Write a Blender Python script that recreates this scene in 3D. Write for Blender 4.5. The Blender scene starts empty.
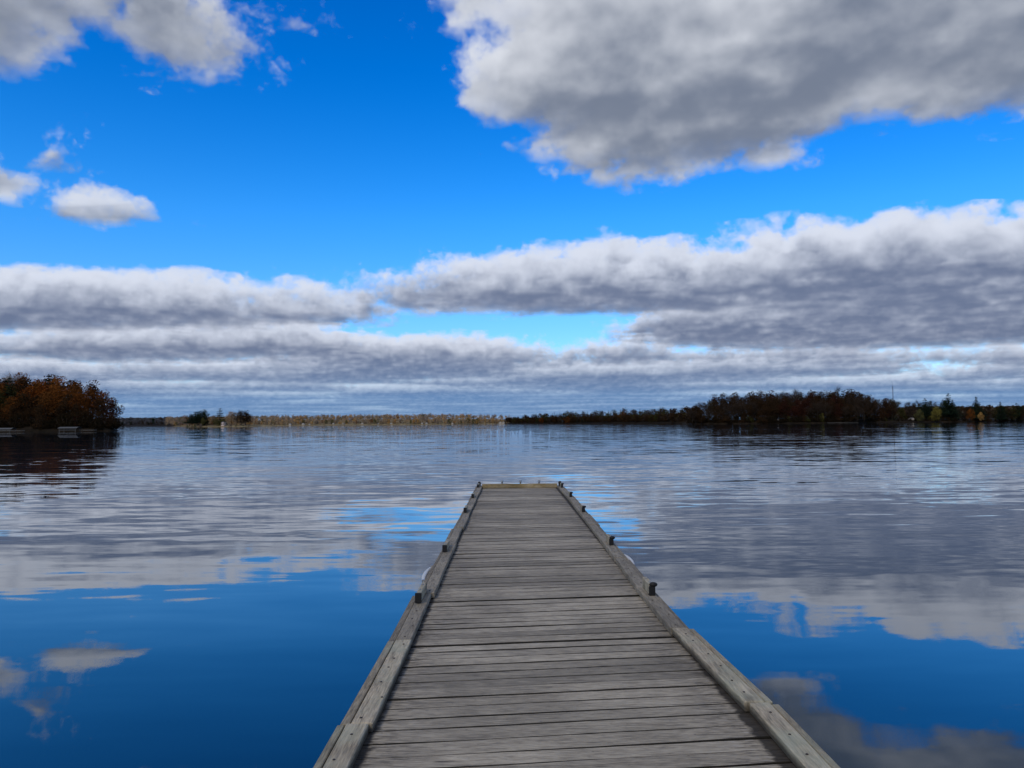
import bpy, bmesh, math, random
import numpy as np
from mathutils import Vector, Matrix

S = bpy.context.scene
COL = S.collection
R = math.radians
random.seed(11)

# ------------------------------------------------------------------ camera
F = 760.0                      # focal length in pixels of the 1024 px wide picture
CAM_Z = 2.0
cd = bpy.data.cameras.new('camera')
cam = bpy.data.objects.new('camera', cd)
COL.objects.link(cam)
cd.sensor_width = 36.0
cd.lens = 36.0 * F / 1024.0
cd.clip_start = 0.05
cd.clip_end = 60000.0
PITCH, ROLL = math.atan(39.0 / F), -0.0075
cam.matrix_world = (Matrix.Translation((0, 0, CAM_Z)) @ Matrix.Rotation(R(90) + PITCH, 4, 'X')
                    @ Matrix.Rotation(ROLL, 4, 'Z'))
S.camera = cam

# ------------------------------------------------------------------ light, exposure
SUN_EL, SUN_AZ = R(40), R(-152)          # azimuth from +Y towards +X
S.view_settings.view_transform = 'Standard'
S.view_settings.look = 'None'
S.view_settings.gamma = 1.0
S.view_settings.exposure = 0.0
S.cycles.use_denoising = True
S.cycles.max_bounces = 6
S.cycles.transparent_max_bounces = 8
S.cycles.caustics_reflective = False
S.cycles.caustics_refractive = False

sl = bpy.data.lights.new('sun', 'SUN')
sl.energy = 1.5
sl.angle = R(12)
sl.color = (1.0, 0.90, 0.77)
so = bpy.data.objects.new('sun', sl)
COL.objects.link(so)
sd = Vector((math.sin(SUN_AZ) * math.cos(SUN_EL), math.cos(SUN_AZ) * math.cos(SUN_EL), math.sin(SUN_EL)))
so.rotation_euler = (-sd).to_track_quat('-Z', 'Y').to_euler()
so.location = (0, 0, 60)


# ------------------------------------------------------------------ node helpers
class NT:
    """small helper to write node trees as expressions"""
    def __init__(self, tree):
        self.t = tree
        self.n = tree.nodes
        self.l = tree.links

    def new(self, kind, **kw):
        nd = self.n.new(kind)
        for k, v in kw.items():
            setattr(nd, k, v)
        return nd

    def put(self, sock, v):
        if isinstance(v, bpy.types.NodeSocket):
            self.l.new(v, sock)
        elif v is not None:
            sock.default_value = v

    def m(self, op, a, b=None, c=None, clamp=False):
        nd = self.new('ShaderNodeMath', operation=op, use_clamp=clamp)
        self.put(nd.inputs[0], a)
        if b is not None: self.put(nd.inputs[1], b)
        if c is not None: self.put(nd.inputs[2], c)
        return nd.outputs[0]

    def vm(self, op, a, b=None, scale=None):
        nd = self.new('ShaderNodeVectorMath', operation=op)
        self.put(nd.inputs[0], a)
        if b is not None: self.put(nd.inputs[1], b)
        if scale is not None: self.put(nd.inputs['Scale'], scale)
        return nd.outputs['Value'] if op in ('LENGTH', 'DOT_PRODUCT') else nd.outputs['Vector']

    def xyz(self, x, y, z):
        nd = self.new('ShaderNodeCombineXYZ')
        for i, v in enumerate((x, y, z)): self.put(nd.inputs[i], v)
        return nd.outputs[0]

    def sep(self, v):
        nd = self.new('ShaderNodeSeparateXYZ')
        self.put(nd.inputs[0], v)
        return nd.outputs

    def ramp(self, v, a, b, lo=0.0, hi=1.0, smooth=False):
        nd = self.new('ShaderNodeMapRange', interpolation_type='SMOOTHSTEP' if smooth else 'LINEAR', clamp=True)
        for i, q in enumerate((v, a, b, lo, hi)): self.put(nd.inputs[i], q)
        return nd.outputs[0]

    def mix(self, f, a, b, blend='MIX'):
        nd = self.new('ShaderNodeMix', data_type='RGBA', blend_type=blend)
        self.put(nd.inputs[0], f)
        self.put(nd.inputs[6], a if isinstance(a, bpy.types.NodeSocket) else tuple(a) + (1.0,) * (4 - len(a)))
        self.put(nd.inputs[7], b if isinstance(b, bpy.types.NodeSocket) else tuple(b) + (1.0,) * (4 - len(b)))
        return nd.outputs[2]

    def noise(self, v, scale=1.0, detail=2.0, rough=0.5, lac=2.0, dist=0.0, dims='3D'):
        nd = self.new('ShaderNodeTexNoise', noise_dimensions=dims)
        self.put(nd.inputs['Vector'], v)
        for k, q in (('Scale', scale), ('Detail', detail), ('Roughness', rough), ('Lacunarity', lac), ('Distortion', dist)):
            self.put(nd.inputs[k], q)
        return nd

    def mapping(self, v, loc=(0, 0, 0), rot=(0, 0, 0), scale=(1, 1, 1), kind='POINT'):
        nd = self.new('ShaderNodeMapping', vector_type=kind)
        self.put(nd.inputs['Vector'], v)
        nd.inputs['Location'].default_value = loc
        nd.inputs['Rotation'].default_value = rot
        nd.inputs['Scale'].default_value = scale
        return nd.outputs[0]


# ------------------------------------------------------------------ sky: daylight with a broken layer of stratocumulus
# Clouds are a slab one unit (about 1.2 km) up, sampled in horizontal slices from its base to its tops.
CLOUD_T = 0.44                 # depth of the low deck; the nearer fields are thinner
# cloud fields in plan: east, north, half sizes
HIGH = [
    (0.60, 2.16, 0.74, 0.98), (1.40, 1.88, 0.95, 0.62), (1.1, 1.5, 1.2, 0.7),
    (-1.42, 1.60, 0.74, 0.54), (-2.10, 1.85, 0.32, 0.40), (-0.93, 1.98, 0.18, 0.16),
    (-1.72, 2.90, 0.12, 0.08), (-2.04, 3.56, 0.26, 0.10), (-2.15, 3.05, 0.20, 0.20),
]
LOW = [
    (-4.0, 6.85, 2.2, 0.92), (-6.9, 6.85, 2.6, 1.05), (-1.95, 7.0, 0.85, 0.45),
    (0.85, 6.20, 2.15, 0.78), (3.6, 5.75, 2.6, 1.25), (4.2, 8.4, 3.0, 1.9),
    (0.85, 5.15, 0.45, 0.22), (2.0, 5.2, 0.70, 0.36),
]


def build_sky():
    w = bpy.data.worlds.new('World')
    S.world = w
    w.use_nodes = True
    t = NT(w.node_tree)
    t.n.clear()
    out = t.new('ShaderNodeOutputWorld')
    sky = t.new('ShaderNodeTexSky', sky_type='NISHITA')
    sky.sun_disc = False
    sky.sun_elevation = SUN_EL
    sky.sun_rotation = SUN_AZ
    sky.altitude = 300
    sky.air_density = 1.0
    sky.dust_density = 0.15
    sky.ozone_density = 3.0
    hs = t.new('ShaderNodeHueSaturation')
    hs.inputs['Saturation'].default_value = 1.45
    t.l.new(sky.outputs[0], hs.inputs['Color'])
    tc = t.new('ShaderNodeTexCoord')
    d = tc.outputs['Generated']
    x, y, z = t.sep(d)
    # a deep, clear autumn blue, deeper towards the zenith
    tint = t.mix(t.ramp(z, 0.15, 0.55), t.mix(t.ramp(z, 0.10, 0.26), (0.98, 1.28, 1.70), (1.5, 1.75, 2.05)), (0.30, 1.22, 1.85))
    blue = t.mix(1.0, hs.outputs[0], tint, 'MULTIPLY')
    zc = t.m('ADD', t.m('MAXIMUM', z, 0.0), 0.006)
    u = t.m('DIVIDE', x, zc)
    v = t.m('DIVIDE', y, zc)
    wn = t.new('ShaderNodeTexWhiteNoise', noise_dimensions='3D')
    t.l.new(t.vm('SCALE', d, scale=5371.0), wn.inputs['Vector'])
    jit = wn.outputs['Value']
    p0 = t.xyz(u, v, 0.0)

    def layer(fields, slices, low):
        # the edge of each field wanders
        wr = t.noise(p0, 1.15, 2.0, 0.55)
        wob = t.vm('MULTIPLY', t.vm('SUBTRACT', wr.outputs['Color'], (0.5, 0.5, 0.5)), (0.75, 0.62, 0.0) if low else (0.26, 0.26, 0.0))
        pw = t.vm('ADD', p0, wob)
        if low:
            dark, light = (1.40, 1.82, 2.95), (7.0, 7.5, 8.7)
        else:
            dark, light = (1.78, 2.14, 2.92), (7.2, 7.5, 8.2)
            sc = t.noise(p0, 0.75, 1.0, 0.5, dims='2D').outputs[0]
            back = t.m('ADD', t.m('MULTIPLY', t.m('SUBTRACT', sc, 0.42), 5.0), t.ramp(v, 0.6, 1.4, 0.0, -3.0))
        def fields_at(ph, acc):
            for (cx, cy, rx, ry) in fields:
                q = max(0.15, min(rx, ry)) / 0.5
                nd = t.new('ShaderNodeVectorMath', operation='MULTIPLY_ADD')
                t.put(nd.inputs[0], ph)
                nd.inputs[1].default_value = (q / rx, q / ry, 0)
                nd.inputs[2].default_value = (-cx * q / rx, -cy * q / ry, 0)
                acc = t.m('SMOOTH_MAX', acc, t.m('SUBTRACT', q, t.vm('LENGTH', nd.outputs[0])), 0.12)
            return acc

        if not low:                          # a cloud is brighter towards the sun and dark on its far underside
            pm = t.vm('SCALE', pw, scale=1.12)
            broad = t.m('SUBTRACT', fields_at(pm, back), fields_at(t.vm('ADD', pm, (sd.x * 0.40, sd.y * 0.40, 0)), back))
            broad = t.m('MINIMUM', t.m('MAXIMUM', t.m('MULTIPLY', broad, 0.75), -0.08), 0.34)
        trans, col = None, None
        for k in range(slices):
            hf = t.m('MULTIPLY', t.m('ADD', jit, float(k)), 1.0 / slices)
            h = t.m('ADD', t.m('MULTIPLY', hf, CLOUD_T if low else 0.32), 1.0)
            if trans is not None:            # keeps the slices in order, so that the shader fits its stack
                h = t.m('MULTIPLY_ADD', trans, 1e-7, h)
            ph = t.vm('SCALE', pw, scale=h)
            if low:                          # the closed deck far out over the lake
                px, py, pz = t.sep(ph)
                streak = t.noise(t.vm('MULTIPLY', ph, (0.21, 0.36, 1.0)), 1.0, 2.0, 0.5, dims='2D').outputs[0]
                acc = t.m('ADD', t.m('ADD', t.ramp(t.m('ADD', py, t.ramp(px, -2.6, -1.2, 1.2, 0.0)), 9.3, 11.0, -1.6, 0.25), t.ramp(py, 13.0, 26.0, 0.0, 0.30)), t.m('MULTIPLY', t.m('SUBTRACT', streak, 0.5), 3.9))
            else:
                acc = back
            acc = fields_at(ph, acc)
            c = t.m('MINIMUM', acc, 0.75)
            p = t.xyz(t.m('MULTIPLY', u, h), t.m('MULTIPLY', v, h), t.m('MULTIPLY', h, 1.15))
            n = t.noise(p, 3.9 if low else 2.8, 5.0, 0.60 if low else 0.64, 2.2).outputs[0]
            nn = t.m('MULTIPLY', t.m('SUBTRACT', n, 0.5), 2.7)
            # the flank of each lump that faces the sun is brighter, the one below it darker
            up = t.noise(t.vm('ADD', p, (sd.x * 0.08, sd.y * 0.08, 0.11)), 3.9 if low else 2.8, 3.0, 0.60, 2.2).outputs[0]
            relief = t.m('MULTIPLY', t.m('SUBTRACT', n, up), 2.2 if low else 1.9)
            f = t.m('SUBTRACT', t.m('ADD', c, nn), t.m('MULTIPLY', t.m('POWER', hf, 1.5), 0.75))
            a = t.ramp(f, 0.0, 0.13, 0.0, 0.90, smooth=True)
            if low:
                lit = t.m('ADD', t.m('MULTIPLY', hf, 1.0), t.m('ADD', t.ramp(f, 0.0, 0.7, 0.36, 0.0), relief), clamp=True)
            else:
                lit = t.m('ADD', t.m('MULTIPLY', hf, 0.8),
                          t.m('ADD', t.ramp(c, -0.10, 0.60, 0.46, 0.08), t.m('ADD', relief, broad)), clamp=True)
            lit = t.mix(0.5, lit, t.ramp(lit, 0.02, 0.92, 0.0, 1.0, smooth=True))
            lt = t.mix(t.ramp(v, 10.0, 24.0), light, (4.8, 6.3, 8.2)) if low else light
            ck = t.mix(lit, t.mix(t.ramp(v, 9.0, 24.0), dark, (1.10, 2.25, 4.5)) if low else dark, lt)
            if trans is None:
                trans = t.m('SUBTRACT', 1.0, a)
                col = t.vm('SCALE', ck, scale=a)
            else:
                col = t.vm('ADD', col, t.vm('SCALE', ck, scale=t.m('MULTIPLY', a, trans)))
                trans = t.m('MULTIPLY', trans, t.m('SUBTRACT', 1.0, a))
        full = t.vm('ADD', col, t.vm('SCALE', blue, scale=trans))
        if low:                              # far air over the horizon
            hz = t.m('MULTIPLY', t.m('EXPONENT', t.m('MULTIPLY', t.m('MAXIMUM', z, 0.0), -90.0)), 0.5)
            full = t.mix(hz, full, (1.35, 2.75, 5.0))
            full = t.mix(t.ramp(z, -0.02, 0.0, 1.0, 0.0), full, (0.5, 0.8, 1.3))
        bg = t.new('ShaderNodeBackground')
        bg.inputs['Strength'].default_value = 0.1
        t.l.new(full, bg.inputs['Color'])
        return bg.outputs[0]

    # two decks that share the clear blue between them; the low one lies beyond v = 3.3 to 3.75
    edge = t.ramp(u, -1.0, -0.2, 3.95, 3.32)
    ms = t.new('ShaderNodeMixShader')
    t.put(ms.inputs[0], t.m('GREATER_THAN', v, edge))
    t.l.new(layer(HIGH, 7, False), ms.inputs[1])
    t.l.new(layer(LOW, 8, True), ms.inputs[2])
    t.l.new(ms.outputs[0], out.inputs[0])
    w.cycles.sampling_method = 'MANUAL'
    w.cycles.sample_map_resolution = 512


build_sky()

# ------------------------------------------------------------------ object helpers
def link(name, bm_or_mesh, mat, parent=None):
    if isinstance(bm_or_mesh, bmesh.types.BMesh):
        me = bpy.data.meshes.new(name)
        bm_or_mesh.to_mesh(me)
        bm_or_mesh.free()
    else:
        me = bm_or_mesh
    for q in (mat if isinstance(mat, (list, tuple)) else [mat]):
        me.materials.append(q)
    o = bpy.data.objects.new(name, me)
    COL.objects.link(o)
    if parent: o.parent = parent
    return o


def empty(name, loc=(0, 0, 0), rz=0.0):
    o = bpy.data.objects.new(name, None)
    COL.objects.link(o)
    o.empty_display_size = 0.3
    o.location = loc
    o.rotation_euler.z = rz
    return o


def tag(o, label=None, cat=None, group=None, kind=None):
    for k, q in (('label', label), ('category', cat), ('group', group), ('kind', kind)):
        if q: o[k] = q
    return o


def mesh_np(name, verts, faces, smooth=False):
    me = bpy.data.meshes.new(name)
    me.from_pydata([tuple(q) for q in verts], [], [tuple(q) for q in faces])
    if smooth: me.polygons.foreach_set('use_smooth', [True] * len(me.polygons))
    me.update()
    return me


def box(bm, lo, hi, bevel=0.0):
    """axis aligned box with optional chamfered edges"""
    r = bmesh.ops.create_cube(bm, size=1.0)
    vs = r['verts']
    for q in vs:
        q.co = Vector([lo[i] + (q.co[i] + 0.5) * (hi[i] - lo[i]) for i in range(3)])
    if bevel:
        es = list({e for q in vs for e in q.link_edges})
        bmesh.ops.bevel(bm, geom=es, offset=bevel, segments=1, affect='EDGES')
    return vs


def tube(bm, pts, radii, n=6, caps=True):
    rings = []
    for i, p in enumerate(pts):
        p = Vector(p)
        a = Vector(pts[max(i - 1, 0)]); b = Vector(pts[min(i + 1, len(pts) - 1)])
        t = (b - a).normalized()
        s = t.cross(Vector((0, 0, 1)))
        if s.length < 1e-3: s = Vector((1, 0, 0))
        s.normalize()
        q = s.cross(t)
        rings.append([bm.verts.new(p + (s * math.cos(k * 2 * math.pi / n) + q * math.sin(k * 2 * math.pi / n)) * radii[i]) for k in range(n)])
    for a, b in zip(rings, rings[1:]):
        for k in range(n):
            f = bm.faces.new((a[k], a[(k + 1) % n], b[(k + 1) % n], b[k]))
            f.smooth = True
    if caps:
        bm.faces.new(rings[0][::-1]); bm.faces.new(rings[-1])


def material(name, rough=0.8, spec=0.3):
    m = bpy.data.materials.new(name)
    m.use_nodes = True
    t = NT(m.node_tree)
    b = m.node_tree.nodes['Principled BSDF']
    b.inputs['Roughness'].default_value = rough
    b.inputs['Specular IOR Level'].default_value = spec
    return m, t, b


def plain(name, col, rough=0.7, spec=0.3, metal=0.0, vary=0.25, scale=6.0):
    m, t, b = material(name, rough, spec)
    tc = t.new('ShaderNodeTexCoord').outputs['Object']
    n = t.noise(tc, scale, 4.0, 0.6).outputs[0]
    c = t.mix(n, [q * (1 - vary) for q in col], [min(1, q * (1 + vary)) for q in col])
    t.put(b.inputs['Base Color'], c)
    b.inputs['Metallic'].default_value = metal
    return m


# ------------------------------------------------------------------ the lake
def build_water():
    m, t, b = material('lake_water', 0.0, 0.5)
    b.inputs['IOR'].default_value = 1.62
    geo = t.new('ShaderNodeNewGeometry')
    pos = geo.outputs['Position']
    x, y, z = t.sep(pos)
    # long low ripples that run in from the open lake, stronger away from the shore and in wind lanes
    amp_far = t.ramp(y, 6.5, 11.5, 0.0, 1.0)
    lane = t.noise(t.vm('MULTIPLY', pos, (0.012, 0.030, 0.0)), 1.0, 2.0, 0.5).outputs[0]
    lane = t.ramp(lane, 0.38, 0.62, 0.45, 1.25)
    n1 = t.noise(t.vm('MULTIPLY', pos, (0.38, 1.5, 0.0)), 1.0, 2.0, 0.5, dims='2D').outputs['Color']
    n2 = t.noise(t.vm('MULTIPLY', pos, (0.10, 0.28, 0.0)), 1.0, 1.0, 0.5, dims='2D').outputs['Color']
    n3 = t.noise(t.vm('MULTIPLY', pos, (1.3, 4.6, 0.0)), 1.0, 1.0, 0.5, dims='2D').outputs['Color']
    def centred(n, ax, ay):
        return t.vm('MULTIPLY', t.vm('SUBTRACT', n, (0.5, 0.5, 0.5)), (ax, ay, 0.0))
    s1 = centred(n1, 0.030, 0.085)
    s2 = centred(n2, 0.012, 0.030)
    s3 = centred(n3, 0.012, 0.034)
    a1 = t.m('MULTIPLY', t.m('MULTIPLY', t.ramp(amp_far, 0.0, 1.0, 0.42, 1.0), t.ramp(y, 60.0, 200.0, 1.0, 0.75)), lane)
    sl = t.vm('ADD', t.vm('SCALE', t.vm('ADD', s1, s3), scale=a1), s2)
    nrm = t.vm('NORMALIZE', t.vm('ADD', sl, (0.0, 0.0, 1.0)))
    t.l.new(nrm, b.inputs['Normal'])
    b.inputs['Base Color'].default_value = (0.004, 0.022, 0.045, 1)
    bm = bmesh.new()
    # one sheet to the horizon
    ys = [-400, -60, 0, 30, 100, 300, 900, 2500, 8000, 30000]
    xs = [-30000, -6000, -1200, -250, -50, 50, 250, 1200, 6000, 30000]
    g = [[bm.verts.new((a, c, 0)) for a in xs] for c in ys]
    for j in range(len(ys) - 1):
        for i in range(len(xs) - 1):
            bm.faces.new((g[j][i], g[j][i + 1], g[j + 1][i + 1], g[j + 1][i]))
    tag(link('water', bm, m), kind='structure')


build_water()


# ------------------------------------------------------------------ weathered wood
def wood(name, axis, tone=1.0, warm=0.0, green=0.0, edges=False):
    """grey weathered softwood; axis 0/1 is the way the grain runs"""
    m, t, b = material(name, 0.78, 0.25)
    tc = t.new('ShaderNodeTexCoord').outputs['Object']
    geo = t.new('ShaderNodeNewGeometry')
    rnd = geo.outputs['Random Per Island']
    off = t.vm('ADD', tc, t.xyz(t.m('MULTIPLY', rnd, 37.0), t.m('MULTIPLY', rnd, 91.0), t.m('MULTIPLY', rnd, 13.0)))
    st = (13.0, 120.0, 60.0) if axis == 0 else (120.0, 9.0, 60.0)
    grain = t.noise(t.vm('MULTIPLY', off, st), 1.0, 5.0, 0.62, dist=0.4).outputs[0]
    st2 = (3.6, 26.0, 8.0) if axis == 0 else (24.0, 2.2, 8.0)
    band = t.noise(t.vm('MULTIPLY', off, st2), 1.0, 3.0, 0.55, dist=0.6).outputs[0]
    blot = t.noise(tc, 1.3, 4.0, 0.6).outputs[0]
    fine = t.noise(tc, 24.0, 3.0, 0.6).outputs[0]
    k = tone
    c = t.mix(t.ramp(grain, 0.30, 0.72), (0.085 * k, 0.080 * k, 0.077 * k), (0.300 * k, (0.290 - warm * 0.03) * k, (0.278 - warm * 0.10) * k))
    c = t.mix(t.ramp(band, 0.45, 0.75, 0.0, 0.42), c, (0.33 * k, 0.325 * k, 0.32 * k))
    c = t.mix(t.ramp(band, 0.40, 0.22, 0.0, 0.5), c, (0.085 * k, 0.078 * k, 0.075 * k))
    per = t.ramp(rnd, 0.0, 1.0, 0.70, 1.20)
    c = t.mix(1.0, c, t.xyz(per, t.m('MULTIPLY', per, 0.915), t.m('MULTIPLY', per, 0.745)), 'MULTIPLY')
    bl = t.ramp(blot, 0.32, 0.68, 0.72, 1.18)
    c = t.mix(1.0, c, t.xyz(bl, bl, bl), 'MULTIPLY')
    c = t.mix(t.ramp(fine, 0.62, 0.78, 0.0, 0.35), c, (0.06, 0.06, 0.055))
    if green:
        gn = t.noise(tc, 3.0, 3.0, 0.6).outputs[0]
        c = t.mix(t.ramp(gn, 0.40, 0.65, 0.0, green), c, (0.20 * k, 0.22 * k, 0.17 * k))
    if green:
        # splash stains and painted side shade darken the foot of the kerb
        gx, gy, gz = t.sep(tc)
        gr = t.noise(t.vm('MULTIPLY', tc, (20.0, 9.0, 20.0)), 1.0, 4.0, 0.7).outputs[0]
        c = t.mix(t.ramp(t.m('ADD', gz, t.m('MULTIPLY', t.m('SUBTRACT', gr, 0.5), 0.035)), 0.022, 0.054, 0.9, 0.0), c, (0.045, 0.037, 0.028))
        st_ = t.noise(t.vm('MULTIPLY', tc, (9.0, 2.5, 1.0)), 1.0, 3.0, 0.6).outputs[0]
        c = t.mix(t.ramp(st_, 0.60, 0.72, 0.0, 0.55), c, (0.075, 0.066, 0.052))
    if edges:
        # debris, flaked grain and painted gap shade along both kerbs
        ox, oy, oz = t.sep(tc)
        de = t.m('MINIMUM', t.m('SUBTRACT', ox, XL), t.m('SUBTRACT', XR - 0.03, ox))
        dn = t.noise(t.vm('MULTIPLY', tc, (7.0, 13.0, 1.0)), 1.0, 4.0, 0.7).outputs[0]
        flake = t.noise(t.vm('MULTIPLY', off, (11.0, 70.0, 1.0)), 1.0, 3.0, 0.6).outputs[0]
        near = t.ramp(t.m('ADD', de, t.m('MULTIPLY', t.m('SUBTRACT', dn, 0.5), 0.35)), 0.02, 0.30, 1.0, 0.0)
        c = t.mix(t.m('MULTIPLY', near, t.ramp(flake, 0.52, 0.60, 0.0, 0.8)), c, (0.045, 0.040, 0.036))
        c = t.mix(t.m('MULTIPLY', near, t.ramp(flake, 0.42, 0.34, 0.0, 0.5)), c, (0.42, 0.41, 0.40))
        dirt_shade = t.ramp(t.m('ADD', de, t.m('MULTIPLY', t.m('SUBTRACT', dn, 0.5), 0.10)), 0.006, 0.030, 0.9, 0.0)
        c = t.mix(dirt_shade, c, (0.022, 0.018, 0.014))
        split = t.noise(t.vm('MULTIPLY', off, (2.2, 75.0, 0.0)), 1.0, 2.0, 0.5, dist=0.3).outputs[0]
        c = t.mix(t.ramp(split, 0.655, 0.69, 0.0, 0.8), c, (0.035, 0.031, 0.028))
        kn = t.new('ShaderNodeTexVoronoi', feature='F1')
        t.put(kn.inputs['Vector'], t.vm('MULTIPLY', off, (1.6, 4.0, 0.0)))
        c = t.mix(t.ramp(kn.outputs['Distance'], 0.035, 0.07, 0.75, 0.0), c, (0.05, 0.042, 0.036))
    t.put(b.inputs['Base Color'], c)
    bp = t.new('ShaderNodeBump')
    bp.inputs['Strength'].default_value = 0.55
    bp.inputs['Distance'].default_value = 0.004
    t.put(bp.inputs['Height'], t.m('ADD', grain, t.m('MULTIPLY', band, 0.7)))
    t.l.new(bp.outputs[0], b.inputs['Normal'])
    return m


# ------------------------------------------------------------------ the dock
DECK_Z, SLOPE = 0.5, -0.0079           # it sags a little towards its far end
XL, XR, DOCK_END, DOCK_START = -0.68, 1.235, 19.55, -2.5
SKEW = 0.105                            # the boards lie slightly askew to the dock
M_DECK = wood('weathered_deck_wood', 0, 1.53, edges=True)
M_CURB = wood('weathered_curb_wood', 1, 1.65, 0.3, 0.5)
M_CURB_OLD = wood('old_grey_curb_wood', 1, 1.0)
M_NEW = wood('pale_end_wood', 0, 1.35, 1.6)
M_DARKWOOD = wood('wet_joist_and_gap_shade', 1, 0.10)  # wet joists; also plank edges, blackened for the shade in the gaps
M_NAIL = plain('rusty_nail', (0.035, 0.028, 0.024), 0.6)
M_BLACK = plain('black_rubber', (0.010, 0.010, 0.011), 0.55)
M_STEEL = plain('galvanised_steel', (0.30, 0.31, 0.32), 0.45, 0.5, 0.8)
M_WHITE = plain('white_vinyl', (0.55, 0.56, 0.57), 0.45, 0.5, 0.0, 0.08)

dock = empty('dock', (0, 0, 0), 4.0 / F)
dock.matrix_world = (Matrix.Translation((0, 0, DECK_Z)) @ Matrix.Rotation(4.0 / F, 4, 'Z')
                     @ Matrix.Rotation(math.atan(SLOPE), 4, 'X'))
tag(dock, 'long weathered grey plank dock running straight out over the lake', 'dock')
rng = np.random.default_rng(5)


def skew_y(x, y):
    """where a cross board that crosses x = 0 at y stands at x"""
    return y + SKEW * x * max(0.0, min(1.0, (DOCK_END - y) / 3.0 + 0.15))


def edge_r(y):
    """the right edge steps in where the older sections start"""
    return XR + float(np.interp(y, [3.0, 4.3, 4.8, 5.6, 7.8, 9.4, 16.0], [0.0, 0.0, -0.022, -0.072, -0.070, -0.040, 0.005]))


def build_deck():
    V, Fc, gap_shade = [], [], []           # plank edges are painted black as the shade inside the gaps
    y = DOCK_START
    n_seg = 20
    x0 = XL - 0.112
    sections = [5.25, 6.6, 8.3, 11.4, 14.4]
    i = 0
    while y < DOCK_END - 0.12:
        w = 0.138 + rng.normal(0, 0.007)
        gap = 0.0015 + abs(rng.normal(0, 0.0020)) if rng.random() < 0.30 else 0.0052 + abs(rng.normal(0, 0.0042)) + (0.008 if rng.random() < 0.2 else 0)
        for q in sections:
            if q - 0.08 < y < q + 0.075: gap = max(gap, 0.038)
        tilt = rng.normal(0, 0.0014)
        dz = rng.normal(0, 0.0016)
        roll = rng.normal(0, 0.010)
        xs = np.linspace(x0, edge_r(y) + 0.112, n_seg + 1)
        e0 = np.cumsum(rng.normal(0, 0.0009, n_seg + 1)); e0 -= e0.mean()
        e1 = np.cumsum(rng.normal(0, 0.0009, n_seg + 1)); e1 -= e1.mean()
        cup = np.cumsum(rng.normal(0, 0.0006, n_seg + 1)); cup -= cup.mean()
        ch = 0.002 + 0.003 * rng.random()
        base = len(V)
        for j, xx in enumerate(xs):
            ya = skew_y(xx, y) + tilt * xx + e0[j]
            yb = skew_y(xx, y + w) + tilt * xx + e1[j]
            z = dz + cup[j]
            V += [(xx, ya, -0.038), (xx, ya, z - ch - roll * w / 2), (xx, ya + ch, z - roll * w / 2),
                  (xx, yb - ch, z + roll * w / 2), (xx, yb, z - ch + roll * w / 2), (xx, yb, -0.038)]
        for j in range(n_seg):
            for k in range(5):
                a = base + j * 6 + k
                Fc.append((a, a + 6, a + 7, a + 1))
                gap_shade.append(0 if k == 2 else 1)
            a = base + j * 6
            Fc.append((a + 5, a + 11, a + 6, a))
            gap_shade.append(1)
        gap_shade += [0, 0]
        Fc.append(tuple(base + k for k in range(6)))
        Fc.append(tuple(base + n_seg * 6 + k for k in range(5, -1, -1)))
        y += w + gap
        i += 1
    me = mesh_np('deck', V, Fc)
    o = link('deck', me, [M_DECK, M_DARKWOOD], dock)
    me.polygons.foreach_set('material_index', gap_shade)
    return o


build_deck()

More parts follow.
